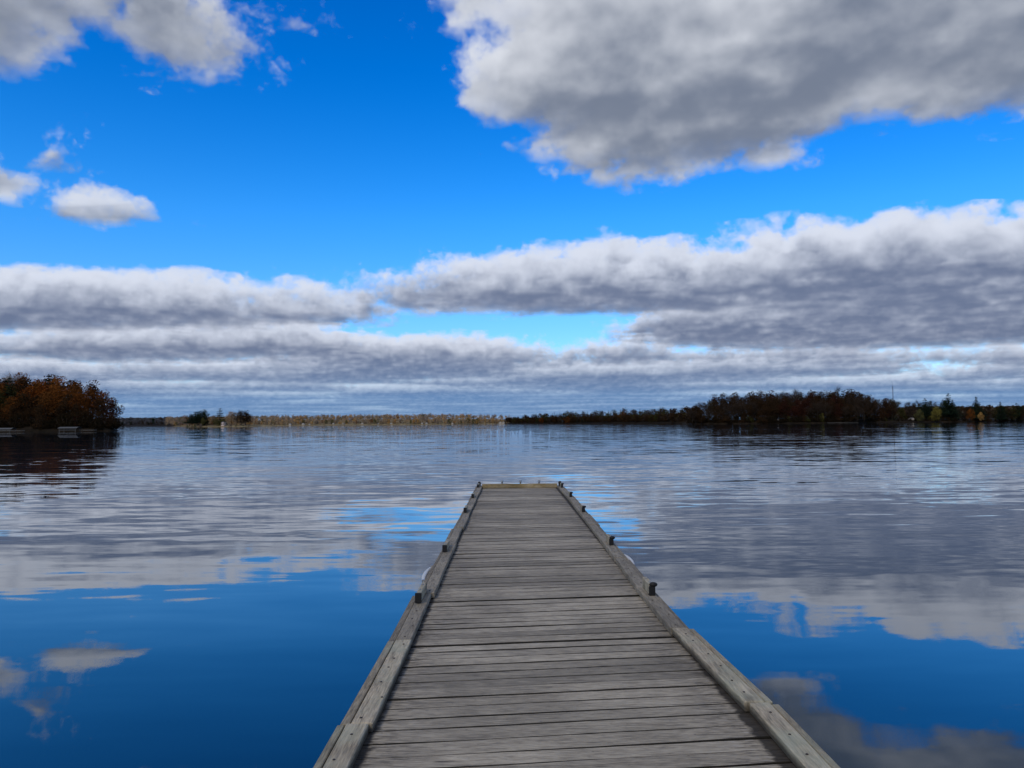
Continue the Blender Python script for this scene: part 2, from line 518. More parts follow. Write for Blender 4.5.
def build_curbs():
    """low timber kerbs down both sides: a flat 2x4 on the deck edge and the rim board outside it"""
    for side in (-1, 1):
        inner = XL if side < 0 else XR
        y0 = (3.84 if side < 0 else 4.07) - 1.5 * 4
        k = 0
        while y0 < DOCK_END - 0.1:
            y1 = min(y0 + 1.5, DOCK_END - 0.02)
            if y1 - y0 > 0.25:
                old = y0 > 5.2
                if side > 0: inner = edge_r(y0); yaw_r = (edge_r(y1) - edge_r(y0)) / (y1 - y0)
                else: yaw_r = 0.0
                jog = rng.normal(0, 0.004) + (0.016 if k == 3 else 0.0)
                up = rng.normal(0, 0.004) + (0.004 if k == 3 else 0)
                yaw = rng.normal(0, 0.003) + yaw_r
                wid = 0.108
                bm = bmesh.new()
                a, b_ = (-wid, 0.0) if side < 0 else (0.0, wid)
                vs = box(bm, (a, y0 + 0.005, 0.004), (b_, y1 - 0.005, 0.054 + up), 0.005)
                bmesh.ops.subdivide_edges(bm, edges=[e for e in bm.edges if abs(e.verts[0].co.y - e.verts[1].co.y) > 0.5], cuts=10, use_grid_fill=True)
                for q in bm.verts:
                    q.co.x += inner + side * jog + yaw * (q.co.y - y0) + rng.normal(0, 0.0007)
                    q.co.z += rng.normal(0, 0.0006)
                nf = len(bm.faces)
                for q in range(6):                      # nail heads driven in
                    yy = y0 + 0.10 + q * 0.25 + rng.normal(0, 0.02)
                    if yy > y1 - 0.05: break
                    xx = inner + side * (jog + wid * (0.5 + rng.normal(0, 0.10))) + yaw * (yy - y0)
                    bmesh.ops.create_cone(bm, cap_ends=True, segments=8, radius1=0.0075, radius2=0.006, depth=0.004,
                                          matrix=Matrix.Translation((xx, yy, 0.0555 + up)))
                for f in list(bm.faces)[nf:]: f.material_index = 1
                link('curb_board', bm, [M_CURB_OLD if old else M_CURB, M_NAIL], dock)
                # rim board outside
                bm = bmesh.new()
                dj = rng.normal(0, 0.004)
                a = inner + side * (jog + wid + 0.009)
                b_ = inner + side * (jog + wid + 0.009 + 0.038 + dj)
                top = 0.046 + up - (0.010 if old else 0) + rng.normal(0, 0.002)
                box(bm, (min(a, b_), y0 + 0.006 + 0.02 * rng.random(), -0.20), (max(a, b_), y1 - 0.006, top), 0.004)
                for q in bm.verts: q.co.x += yaw * (q.co.y - y0)
                link('rim_board', bm, M_CURB_OLD if old else M_CURB, dock)
            y0 = y1
            k += 1
            if y1 >= DOCK_END - 0.03: break


build_curbs()


def build_dock_frame():
    for xx in (XL - 0.02, 0.30, XR + 0.02):
        bm = bmesh.new()
        box(bm, (xx - 0.02, DOCK_START, -0.21), (xx + 0.02, DOCK_END - 0.14, -0.040))
        link('joist', bm, M_DARKWOOD, dock)
    for yy in (0.5, 3.6, 6.6, 9.7, 12.7, 15.8, 18.9):
        for xx in (XL - 0.10, XR + 0.10):
            bm = bmesh.new()
            tube(bm, [(xx, yy, -1.9), (xx, yy, -0.045)], [0.03, 0.03], 12)
            link('support_pipe', bm, M_STEEL, dock)
    # the pale cross beam at the far end
    bm = bmesh.new()
    box(bm, (XL + 0.004, DOCK_END - 0.115, 0.004), (XR - 0.004, DOCK_END - 0.02, 0.105), 0.006)
    link('end_beam', bm, M_NEW, dock)
    bm = bmesh.new()
    box(bm, (XL - 0.15, DOCK_END - 0.012, -0.22), (XR + 0.15, DOCK_END + 0.028, 0.050), 0.005)
    link('end_rim', bm, M_CURB_OLD, dock)


build_dock_frame()


def mooring_block(side, y, length=0.42, knob=False, h=0.09):
    """a short timber on the kerb with a black end towards the shore"""
    inner = XL if side < 0 else edge_r(y)
    cx = inner + side * (0.066 if side > 0 else 0.082)
    bm = bmesh.new()
    box(bm, (cx - 0.022, y + 0.022, 0.058), (cx + 0.022, y + length, 0.058 + h * 0.92), 0.005)
    o = link('mooring_block', bm, M_CURB, dock)
    bm = bmesh.new()
    box(bm, (cx - 0.027, y, 0.057), (cx + 0.027, y + 0.021, 0.058 + h * (0.80 if knob else 1.0)), 0.004)
    link('end_cap', bm, M_BLACK, o)
    if knob:
        bm = bmesh.new()
        bmesh.ops.create_uvsphere(bm, u_segments=12, v_segments=8, radius=0.027,
                                  matrix=Matrix.Translation((cx + 0.012, y + 0.014, 0.058 + h * 0.93)) @ Matrix.Diagonal((1.35, 0.9, 0.8, 1)))
        link('knob', bm, M_BLACK, o)
    for q in (0.3, 0.75):
        bm = bmesh.new()
        bmesh.ops.create_cone(bm, cap_ends=True, segments=6, radius1=0.010, radius2=0.009, depth=0.008,
                              matrix=Matrix.Translation((cx, y + length * q, 0.058 + h * 0.92 + 0.004)))
        link('bolt', bm, M_STEEL, o)


for y in (6.42, 9.05, 13.3, 16.1, 18.9): mooring_block(-1, y, 0.5, False, 0.082)
for y in (6.62, 9.45, 13.2, 16.1, 18.7): mooring_block(1, y, 0.36, True, 0.10)
# corner posts and small bolts along the far rim
for xx, hh in ((XL - 0.07, 0.125), (XR + 0.07, 0.125)):
    bm = bmesh.new()
    tube(bm, [(xx, DOCK_END - 0.06, -1.6), (xx, DOCK_END - 0.06, hh)], [0.036, 0.036], 12)
    bmesh.ops.create_uvsphere(bm, u_segments=10, v_segments=6, radius=0.044, matrix=Matrix.Translation((xx, DOCK_END - 0.06, hh)))
    link('corner_post', bm, M_BLACK, dock)
for xx in (-0.17, 0.30, 0.78):
    bm = bmesh.new()
    tube(bm, [(xx, DOCK_END + 0.06, -1.4), (xx, DOCK_END + 0.06, 0.155)], [0.022, 0.022], 10)
    bmesh.ops.create_cone(bm, cap_ends=True, segments=10, radius1=0.040, radius2=0.034, depth=0.04, matrix=Matrix.Translation((xx, DOCK_END + 0.06, 0.165)))
    link('end_post', bm, M_STEEL, dock)


def fender(side, y, label):
    inner = XL if side < 0 else edge_r(y)
    bm = bmesh.new()
    n = 14
    pts, rad = [], []
    for i in range(n + 1):
        bow = math.sin(i / n * math.pi)
        pts.append((side * 0.034 * bow ** 0.7, (i / n - 0.5) * 0.85, 0.0))
        rad.append(0.013 + 0.013 * bow)
    tube(bm, pts, rad, 12)
    o = link('fender', bm, M_WHITE)
    o.matrix_world = dock.matrix_world @ Matrix.Translation((inner + side * 0.160, y, -0.005))
    tag(o, label, 'fender', 'white fenders on the dock sides')
    for q in (-0.40, 0.40):
        bm = bmesh.new()
        box(bm, (-0.022, q - 0.02, -0.05), (0.022, q + 0.02, 0.028), 0.004)
        link('mounting_bracket', bm, M_STEEL, o)


fender(-1, 8.0, 'white vinyl fender bulging from the left rim of the dock')
fender(1, 8.75, 'white vinyl fender bulging from the right rim of the dock')


# ------------------------------------------------------------------ shores
def px_x(px, dist):
    """easting of something seen at picture column px when it stands dist metres out"""
    return (px - 512.0) / F * dist


def ground_mat(name, a, b_, scale):
    m, t, b = material(name, 0.95, 0.1)
    tc = t.new('ShaderNodeTexCoord').outputs['Object']
    n = t.noise(tc, scale, 5.0, 0.6).outputs[0]
    t.put(b.inputs['Base Color'], t.mix(t.ramp(n, 0.35, 0.65), a, b_))
    return m


def front(pts, x):
    """distance of a shoreline at easting x"""
    return float(np.interp(x, [q[0] for q in pts], [q[1] for q in pts]))


LEFT_SHORE = [(-620, 238), (-520, 240), (-300, 280), (-215, 288), (-175, 292), (-155, 297)]
RIGHT_SHORE = [(142, 604), (165, 596), (215, 590), (262, 596), (292, 628), (345, 655), (420, 668), (520, 690)]


def ridge_at(q):
    d = 1905 + (1010 - 1905) * q ** 0.62
    return px_x(505 + 195 * q, d), d


M_LITTER = ground_mat('leaf_litter', (0.007, 0.006, 0.004), (0.022, 0.015, 0.009), 0.25)
M_FAR_GROUND = ground_mat('dry_shore_grass', (0.10, 0.08, 0.045), (0.26, 0.21, 0.12), 0.05)


def land(name, outline, rise, mat, run=40.0):
    """a piece of shore: the outline stands just under water, the land rises inwards over `run` metres"""
    pts = [Vector((x, y)) for x, y in outline]
    fine = []
    r = random.Random(len(pts))
    for a, b in zip(pts, pts[1:] + pts[:1]):
        n = max(2, int((b - a).length / 12))
        for k in range(n):
            q = a.lerp(b, k / n)
            fine.append(q + Vector((r.gauss(0, 1.0), r.gauss(0, 1.0))))
    c = sum(fine, Vector((0, 0))) / len(fine)
    bm = bmesh.new()
    prev = None
    for inset, z in ((0, -0.6), (1.0, 0.12), (3.0, 0.8), (run * 0.5, 0.8 + rise * 0.55), (run, 0.8 + rise * 0.9), (run * 2, 0.8 + rise)):
        ring = []
        for q in fine:
            d = c - q
            s_ = min(inset / max(d.length, 1), 0.92)
            ring.append(bm.verts.new((q.x + d.x * s_, q.y + d.y * s_, z + (r.gauss(0, 0.12) if z > 0.5 else 0))))
        if prev:
            for k in range(len(ring)):
                bm.faces.new((prev[k], prev[(k + 1) % len(ring)], ring[(k + 1) % len(ring)], ring[k]))
        prev = ring
    bm.faces.new(prev)
    bmesh.ops.recalc_face_normals(bm, faces=bm.faces)
    o = link(name, bm, mat)
    return tag(o, kind='structure')


land('shore', [(-155, 297), (-175, 292), (-215, 288), (-300, 280), (-520, 240), (-620, 420), (-420, 560), (-260, 470), (-196, 360), (-163, 315)], 5.0, M_LITTER, 45)
land('shore', [(142, 604), (165, 596), (215, 590), (262, 596), (292, 628), (345, 655), (420, 668), (520, 690), (760, 780), (800, 1000), (420, 980), (250, 800), (165, 680), (138, 622)], 3.0, M_LITTER, 50)
land('shore', [(ridge_at(k / 8)[0] - 4, ridge_at(k / 8)[1] - 4) for k in range(9)] + [(330, 1000), (420, 1300), (380, 1800), (200, 2050), (20, 2000)], 4.0, M_LITTER, 60)
land('shore', [(-431, 1003), (-395, 994), (-352, 996), (-338, 1006), (-320, 1040), (-360, 1075), (-425, 1060), (-440, 1025)], 1.5, M_FAR_GROUND, 20)
land('shore', [(-885, 1985), (-700, 1895), (-420, 1870), (-200, 1880), (-40, 1925), (60, 1990), (100, 2600), (-400, 2900), (-1050, 2700)], 14.5, M_FAR_GROUND, 160)
land('shore', [(-2600, 2750), (-1700, 2780), (-1350, 2800), (-1150, 2900), (-900, 3200), (-1100, 4600), (-2600, 4600)], 24.0, M_LITTER, 400)
land('shore', [(700, 1500), (1300, 1450), (1900, 1700), (1800, 2400), (900, 2300)], 20.0, M_LITTER, 250)


# ------------------------------------------------------------------ trees
def foliage(name, a, b_, c, var=0.5, trans=0.2):
    """leaf colour: two tones within a crown, and each tree its own cast"""
    m = bpy.data.materials.new(name)
    m.use_nodes = True
    t = NT(m.node_tree)
    t.n.clear()
    out = t.new('ShaderNodeOutputMaterial')
    tc = t.new('ShaderNodeTexCoord').outputs['Object']
    oi = t.new('ShaderNodeObjectInfo').outputs['Random']
    n = t.noise(t.vm('ADD', tc, t.xyz(t.m('MULTIPLY', oi, 50.0), 0.0, 0.0)), 7.0, 4.0, 0.65).outputs[0]
    col = t.mix(t.ramp(n, 0.36, 0.64), a, b_)
    col = t.mix(t.m('MULTIPLY', oi, var), col, c)
    df = t.new('ShaderNodeBsdfDiffuse')
    tl = t.new('ShaderNodeBsdfTranslucent')
    t.put(df.inputs['Color'], col)
    t.put(tl.inputs['Color'], col)
    ms = t.new('ShaderNodeMixShader')
    ms.inputs[0].default_value = trans
    t.l.new(df.outputs[0], ms.inputs[1])
    t.l.new(tl.outputs[0], ms.inputs[2])
    t.l.new(ms.outputs[0], out.inputs[0])
    return m


FOL = {
    'rust': foliage('rust_leaves', (0.045, 0.014, 0.006), (0.23, 0.064, 0.012), (0.10, 0.055, 0.018)),
    'orange': foliage('orange_leaves', (0.11, 0.036, 0.010), (0.26, 0.090, 0.020), (0.18, 0.08, 0.02)),
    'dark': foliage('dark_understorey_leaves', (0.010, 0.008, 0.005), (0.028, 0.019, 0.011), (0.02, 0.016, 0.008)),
    'brown': foliage('brown_leaves', (0.022, 0.013, 0.008), (0.060, 0.033, 0.016), (0.04, 0.026, 0.014)),
    'maroon': foliage('maroon_leaves', (0.025, 0.010, 0.008), (0.066, 0.022, 0.014), (0.04, 0.02, 0.013)),
    'green': foliage('dull_green_leaves', (0.022, 0.026, 0.010), (0.075, 0.070, 0.020), (0.05, 0.04, 0.015)),
    'pine': foliage('pine_needles', (0.008, 0.016, 0.011), (0.024, 0.040, 0.024), (0.014, 0.022, 0.014), 0.5, 0.08),
    'yellow': foliage('yellow_leaves', (0.13, 0.11, 0.025), (0.30, 0.24, 0.05), (0.2, 0.18, 0.05)),
    'twig': foliage('bare_twigs', (0.024, 0.018, 0.014), (0.060, 0.045, 0.034), (0.045, 0.03, 0.022), 0.6, 0.0),
    'slate': foliage('hazy_grey_hill_woods', (0.075, 0.078, 0.090), (0.115, 0.115, 0.125), (0.10, 0.09, 0.09), 0.5, 0.0),  # distance haze is put into this blue-grey colour
    'pale_twig': foliage('pale_bare_twigs', (0.15, 0.12, 0.095), (0.28, 0.23, 0.18), (0.20, 0.15, 0.12), 0.6, 0.0),
    'gold': foliage('golden_leaves', (0.36, 0.20, 0.06), (0.60, 0.38, 0.13), (0.50, 0.24, 0.08)),
    'tan': foliage('tan_leaves', (0.27, 0.195, 0.12), (0.48, 0.36, 0.23), (0.36, 0.24, 0.14)),
    'olive': foliage('olive_leaves', (0.06, 0.065, 0.025), (0.16, 0.15, 0.055), (0.12, 0.10, 0.04)),
}
M_BARK = plain('dark_bark', (0.035, 0.028, 0.022), 0.9, 0.1, 0.0, 0.4, 14.0)
M_PALEBARK = plain('pale_bark', (0.42, 0.40, 0.37), 0.85, 0.1, 0.0, 0.35, 14.0)


def leaf_cloud(r, centres, radii, count, size, flat=1.0, fill=0.35):
    """leaf sized quads spread through lobes; returns verts, faces"""
    centres = np.array(centres); radii = np.array(radii)
    w = radii ** 2
    idx = r.choice(len(radii), count, p=w / w.sum())
    d = r.normal(size=(count, 3)); d /= np.linalg.norm(d, axis=1)[:, None]
    rad = radii[idx] * np.where(r.random(count) < fill, r.random(count) ** 0.5, 0.82 + 0.36 * r.random(count))
    p = centres[idx] + d * rad[:, None] * np.array([1, 1, flat])
    p[:, 2] = np.maximum(p[:, 2], 0.01)
    nrm = d + r.normal(scale=0.7, size=(count, 3)); nrm /= np.linalg.norm(nrm, axis=1)[:, None]
    a = np.cross(nrm, r.normal(size=(count, 3))); a /= np.linalg.norm(a, axis=1)[:, None]
    b = np.cross(nrm, a)
    s1 = size * (0.55 + 0.9 * r.random(count))[:, None]
    s2 = s1 * (0.5 + 0.4 * r.random(count))[:, None]
    v = np.stack([p - a * s1, p - b * s2, p + a * s1, p + b * s2], 1).reshape(-1, 3)
    f = np.arange(count * 4).reshape(-1, 4)
    return v, f


def limbs(r, h0, h1, spread, n, rad):
    """a tapered trunk with limbs that reach into the crown; returns bmesh and limb ends"""
    bm = bmesh.new()
    lean = r.normal(0, 0.015, 2)
    pts = [(lean[0] * q * 2 + 0.006 * math.sin(q * 9), lean[1] * q * 2 + 0.006 * math.cos(q * 7), q) for q in np.linspace(-0.02, h1, 8)]
    tube(bm, pts, [rad * (1.25 - 1.1 * q) for q in np.linspace(0, 1, 8)], 7)
    ends = []
    for k in range(n):
        z = h0 + (h1 - h0) * (k + 0.5 * r.random()) / n * 0.9
        a = k * 2.4 + r.random()
        ln = spread * (0.55 + 0.5 * r.random()) * (1.15 - 0.55 * (z - h0) / max(h1 - h0, 0.01))
        up = 0.35 + 0.5 * r.random()
        p0 = Vector((lean[0] * z * 2, lean[1] * z * 2, z))
        dv = Vector((math.cos(a), math.sin(a), up)).normalized()
        p1 = p0 + dv * ln * 0.5 + Vector((0, 0, 0.01))
        p2 = p0 + dv * ln + Vector((0, 0, 0.05 * r.random()))
        tube(bm, [p0, p1, p2], [rad * 0.42, rad * 0.27, rad * 0.10], 5)
        ends += [p1, p2]
        for q in range(2):
            dd = (dv + Vector(r.normal(0, 0.5, 3))).normalized()
            p3 = p1 + dd * ln * 0.45
            tube(bm, [p1, p1.lerp(p3, 0.5), p3], [rad * 0.22, rad * 0.14, rad * 0.06], 4)
            ends.append(p3)
    return bm, ends


def twig_cloud(r, ends, n_each, ln, wd):
    """fans of fine twigs at the limb ends"""
    V, Fc = [], []
    for e in ends:
        e = np.array(e)
        out = np.array([e[0], e[1], 0.0]); out /= max(np.linalg.norm(out), 0.05)
        for k in range(n_each):
            d = out * 0.6 + np.array([0, 0, 0.55]) + r.normal(0, 0.65, 3)
            d /= np.linalg.norm(d)
            p0 = e + r.normal(0, 0.025, 3)
            p1 = p0 + d * ln * (0.5 + 0.8 * r.random())
            s = np.cross(d, r.normal(size=3)); s /= np.linalg.norm(s)
            b = len(V)
            V += [p0 - s * wd, p0 + s * wd, p1 + s * wd * 0.4, p1 - s * wd * 0.4]
            Fc.append((b, b + 1, b + 2, b + 3))
    return np.array(V), np.array(Fc)


def broad_crown(seed, count=2600, width=0.30, low=0.22, size=0.016):
    r = np.random.default_rng(seed)
    bm, ends = limbs(r, low + 0.05, 0.82, width, 9, 0.020)
    cs, rs = [], []
    for k in range(15):
        z = low + (0.94 - low) * (k + r.random()) / 15
        q = (z - low) / (0.95 - low)
        rr = width * (0.55 + 0.75 * math.sin(math.pi * min(1, 0.16 + 0.80 * q))) * (0.45 + 0.55 * r.random())
        a = k * 2.4 + r.random()
        rr = max(rr - 0.09, 0.02) * (1.0 if z < 0.8 else 0.45)
        cs.append((rr * math.cos(a), rr * math.sin(a), z))
        rs.append(0.085 + 0.07 * r.random())
    for k in range(4):
        cs.append((r.normal(0, 0.07), r.normal(0, 0.07), 0.45 + 0.12 * k)); rs.append(0.13)
    return bm, leaf_cloud(r, cs, rs, count, size)


def bare_crown(seed, width=0.30, low=0.25, leaves=250):
    r = np.random.default_rng(seed)
    bm, ends = limbs(r, low, 0.86, width, 13, 0.019)
    v, f = twig_cloud(r, ends, 24, 0.13, 0.0022)
    if leaves:
        cs = [tuple(e) for e in ends]
        v2, f2 = leaf_cloud(r, cs, [0.07] * len(cs), leaves, 0.013)
        f = np.concatenate([f, f2 + len(v)]); v = np.concatenate([v, v2])
    return bm, (v, f)


def pine_crown(seed, count=2600, width=0.17, low=0.16):
    r = np.random.default_rng(seed)
    bm = bmesh.new()
    tube(bm, [(0, 0, -0.02), (0.004, 0, 0.5), (0, 0.004, 0.97)], [0.019, 0.012, 0.003], 7)
    cs, rs = [], []
    z = low
    while z < 0.955:
        q = (z - low) / (1 - low)
        w = width * (1.0 - q) ** 0.8 * (0.75 + 0.5 * r.random()) + 0.006
        n = 3 + int(4 * (1 - q))
        a0 = r.random() * 6
        for k in range(n):
            a = a0 + k * 2 * math.pi / n + r.normal(0, 0.3)
            ln = w * (0.6 + 0.65 * r.random())
            tube(bm, [(0, 0, z), (ln * math.cos(a) * 0.9, ln * math.sin(a) * 0.9, z + 0.02)], [0.005, 0.002], 4)
            for s in (0.4, 0.72, 1.0):
                cs.append((ln * s * math.cos(a), ln * s * math.sin(a), z + 0.02 * s)); rs.append((0.026 + 0.022 * r.random()) * (1.15 - 0.75 * q))
        z += 0.045 + 0.035 * r.random()
    return bm, leaf_cloud(r, cs, rs, count, 0.0125, 0.6, 0.6)


def bush_crown(seed, count=1100):
    r = np.random.default_rng(seed)
    bm = bmesh.new()
    for k in range(5):
        a = k * 1.26
        tube(bm, [(0, 0, -0.03), (0.12 * math.cos(a), 0.12 * math.sin(a), 0.35), (0.3 * math.cos(a), 0.3 * math.sin(a), 0.75)], [0.02, 0.014, 0.005], 5)
    cs, rs = [], []
    for k in range(11):
        a = k * 2.4
        q = r.random()
        cs.append((0.42 * q * math.cos(a), 0.42 * q * math.sin(a), 0.16 + 0.62 * r.random() * (1.15 - q))); rs.append(0.17 + 0.1 * r.random())
    return bm, leaf_cloud(r, cs, rs, count, 0.035)


PROTO = {}


def proto(key, maker):
    bm, (v, f) = maker
    tr = bpy.data.meshes.new('trunk'); bm.to_mesh(tr); bm.free()
    tr.materials.append(M_BARK)
    cr = mesh_np('crown', v, f)
    cr.materials.append(FOL['brown'])
    PROTO[key] = (tr, cr)


for k in range(4): proto(('broad', k), broad_crown(20 + k, width=(0.30, 0.34, 0.27, 0.32)[k], low=(0.2, 0.16, 0.26, 0.12)[k]))
for k in range(4): proto(('bare', k), bare_crown(40 + k, width=(0.28, 0.33, 0.24, 0.30)[k], low=(0.22, 0.28, 0.34, 0.2)[k]))
for k in range(3): proto(('pine', k), pine_crown(60 + k, width=(0.17, 0.20, 0.14)[k], low=(0.10, 0.22, 0.06)[k]))
for k in range(2): proto(('bush', k), bush_crown(80 + k))
# the same trees light enough for the far shores
for k in range(3): proto(('far_broad', k), broad_crown(120 + k, 420, (0.33, 0.38, 0.30)[k], 0.08, 0.034))
for k in range(2): proto(('far_pine', k), pine_crown(160 + k, 420, 0.16, 0.08))
KIND = {'broad': 'broadleaf_tree', 'bare': 'bare_tree', 'pine': 'pine_tree', 'bush': 'bush'}
tr_rng = random.Random(77)


def tree(shape, x, y, z, h, tone, label, group, stretch=1.0, bark=None, cat='tree'):
    ks = [k for k in PROTO if k[0] == shape]
    tr, cr = PROTO[tr_rng.choice(ks)]
    name = KIND[shape.replace('far_', '')]
    root = empty(name, (x, y, z), tr_rng.uniform(0, 6.28))
    root.scale = (h * stretch, h * stretch, h)
    tag(root, label, cat, group)
    for nm, me, mt in (('trunk', tr, bark), ('crown', cr, FOL[tone])):
        o = bpy.data.objects.new(nm, me)
        COL.objects.link(o)
        o.parent = root
        if mt:
            o.material_slots[0].link = 'OBJECT'
            o.material_slots[0].material = mt
    return root


U = tr_rng.uniform
# --- the wooded point on the left
GL = 'trees of the wood on the left point'
LBL = {'rust': 'rust brown hardwood crowded into the wooded point at the left edge',
       'orange': 'bright orange hardwood glowing among the rust trees of the left point',
       'brown': 'dark brown hardwood crowded into the wooded point at the left edge',
       'maroon': 'maroon hardwood among the rust trees of the left point',
       'green': 'dull green hardwood among the rust trees of the left point'}
rows = [  # distance, column start, column end, step in metres, height range, ground
    (302, -14, 121, 5.5, (8.5, 11.5), 1.0), (309, -18, 115, 6.0, (12, 14.5), 2.4),
    (318, -22, 105, 6.5, (15, 17), 3.8), (329, -26, 96, 7.0, (16.5, 18.5), 5.0), (342, -30, 84, 7.5, (17.5, 19.5), 5.6), (356, -34, 70, 8.5, (18, 20), 6.0)]
for d, c0, c1, st, (h0, h1), gz in rows:
    x = px_x(c0, d)
    while x < px_x(c1, d):
        near_tip = max(0.0, min(1.0, (px_x(130, d) - x) / 24.0))
        h = U(h0, h1) * (0.66 + 0.34 * near_tip)
        tone = tr_rng.choices(['rust', 'orange', 'brown', 'maroon', 'green'], [8, 3.0, 1.2, 1.6, 0.8] if d > 312 else [2, 0.0, 7, 1.5, 0.6])[0]
        if d < 305: tone = 'brown'; h *= 0.92
        tree('broad', x + U(-1.2, 1.2), d + U(-2.5, 2.5), gz * (0.4 + 0.6 * near_tip), h, tone, LBL[tone], GL, U(1.0, 1.3))
        x += st * U(0.85, 1.15)
for c, d, h in ((48, 330, 21), (8, 318, 19)):
    tree('pine', px_x(c, d), d, 4.5, h, 'pine', 'dark pine rising among the rust trees of the left point', GL, 1.2)
tree('bare', px_x(17, 344), 344, 5.3, 22.0, 'pale_twig', 'pale leafless tree poking above the crowns of the left point', GL, 1.0, M_PALEBARK)
for k in range(40):
    x = -157 - 60 * (k + U(0, 0.8)) / 40
    d = front(LEFT_SHORE, x) + U(1.5, 7.0) + max(0.0, x + 160) * 0.8
    tone = tr_rng.choices(['dark', 'brown', 'maroon'], [7, 1.5, 1])[0]
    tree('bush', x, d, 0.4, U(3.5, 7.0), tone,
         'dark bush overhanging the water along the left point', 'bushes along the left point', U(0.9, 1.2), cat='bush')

# --- the wooded point on the right
GR = 'trees of the wood on the right point'
RL = {'twig': 'dark leafless hardwood crowded into the right wooded point', 'brown': 'dark brown hardwood with its last leaves in the right wooded point',
      'maroon': 'dark maroon hardwood in the middle of the right wooded point', 'green': 'dull green hardwood in the right wooded point'}
for d, c0, c1, st, (h0, h1), gz in ((602, 694, 862, 6.0, (12, 17), 0.7), (612, 692, 890, 7.0, (16, 20), 1.4),
                                    (628, 700, 906, 7.5, (18, 23), 2.2), (648, 712, 912, 8.5, (19, 24), 2.8), (668, 760, 960, 10, (18, 22), 3.0)):
    x = px_x(c0, d)
    while x < px_x(c1, d):
        col = x / d * F + 512
        edge = max(0.25, min(1.0, (col - 680) / 55.0))
        fade = 1.0 if col < 868 else 0.80
        h = U(h0, h1) * 1.08 * (0.60 + 0.40 * edge) * fade
        w = [5, 4, 0.6, 0.5]
        if 770 < col < 812: w = [2, 3, 5, 0.3]
        tone = tr_rng.choices(['twig', 'brown', 'maroon', 'green'], w)[0]
        tree('bare' if tone == 'twig' else 'broad', x + U(-2, 2), d + U(-3, 3) + (22 if col > 868 else 0), gz, h, tone, RL[tone], GR, U(0.9, 1.25))
        x += st * U(0.8, 1.2)
for c, h in ((759, 23), (767, 23.5), (843, 26), (850, 24), (800, 24)):
    tree('pine', px_x(c, 640), 640, 2.4, h, 'pine', 'dark pine rising in the middle of the right wooded point', GR, 1.15)
for c, h in ((797, 27), (833, 27)):
    tree('bare', px_x(c, 632), 632, 2.4, h, 'twig', 'tall leafless tree topping the crowns of the right point', GR, 0.9, M_PALEBARK)
tree('broad', px_x(822, 599), 599, 0.6, 7.0, 'yellow', 'small yellow tree at the water below the right wooded point', None, 0.8)
# the lower shore to the right edge
for c, h, st, lb in ((925, 21, 1.5, 'broad dark pine left of the two yellow willows'), (930, 19, 1.3, 'second broad dark pine, close behind the broad one'),
                     (948, 25.5, 1.2, 'tallest dark pine on the low shore at the right'), (952, 20, 1.4, 'shorter dark pine leaning close to the tallest one'),
                     (976, 22.5, 1.25, 'dark ragged pine above the orange tree at the right'), (979, 17, 1.5, 'low dark pine right behind the orange tree'),
                     (1000, 17.5, 1.3, 'dark pine second from the right edge'), (1016, 16, 1.4, 'dark pine nearest the right edge')):
    tree('pine', px_x(c, 668), 668, 0.9, h, 'pine', lb, 'pines on the low right shore', st)
for c, h, st, lb in ((924, 16, 1.3, 'round dark evergreen behind the left willow'), (946, 19, 1.1, 'round dark evergreen at the foot of the tallest pine'),
                     (953, 16, 1.2, 'round dark evergreen right of the tallest pine'), (976, 17, 1.1, 'round dark evergreen at the foot of the ragged pine'),
                     (1002, 13, 1.2, 'round dark evergreen under the second pine from the right edge'), (1019, 13, 1.3, 'round dark evergreen at the right edge')):
    tree('broad', px_x(c, 670), 670, 0.9, h, 'pine', lb, 'pines on the low right shore', st)
for c, h, lb in ((919, 11, 'left yellow green willow at the water below the pines'), (936, 13, 'right and larger yellow green willow at the water below the pines')):
    tree('broad', px_x(c, 652), 652, 0.5, h, 'yellow' if c > 930 else 'olive', lb, 'willows on the right shore', 1.1)
tree('broad', px_x(970, 655), 655, 0.5, 11, 'orange', 'orange leaved tree in front of the ragged pine', None, 0.9)
tree('broad', px_x(980, 657), 657, 0.5, 8, 'gold', 'small golden tree beside the orange one at the right', None, 0.9)
for c in list(range(868, 1036, 7)):
    d = 672 + U(-4, 10)
    tone = tr_rng.choice(['brown', 'twig', 'green', 'brown'])
    tree('bare' if tone == 'twig' else 'broad', px_x(c + U(-2, 2), d), d, 1.0, U(9, 14), tone,
         'low dark tree along the right shore under the pines', 'low trees on the right shore', U(1.0, 1.3))
for k in range(120):
    x = 141 + 320 * (k + U(0, 0.8)) / 120
    d = front(RIGHT_SHORE, x) + U(1.2, 6.0)
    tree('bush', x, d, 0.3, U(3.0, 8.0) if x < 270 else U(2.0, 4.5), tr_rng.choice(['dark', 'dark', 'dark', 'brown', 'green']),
         'dark bush at the foot of the right wooded shore', 'bushes along the right shore', U(0.8, 1.2), cat='bush')

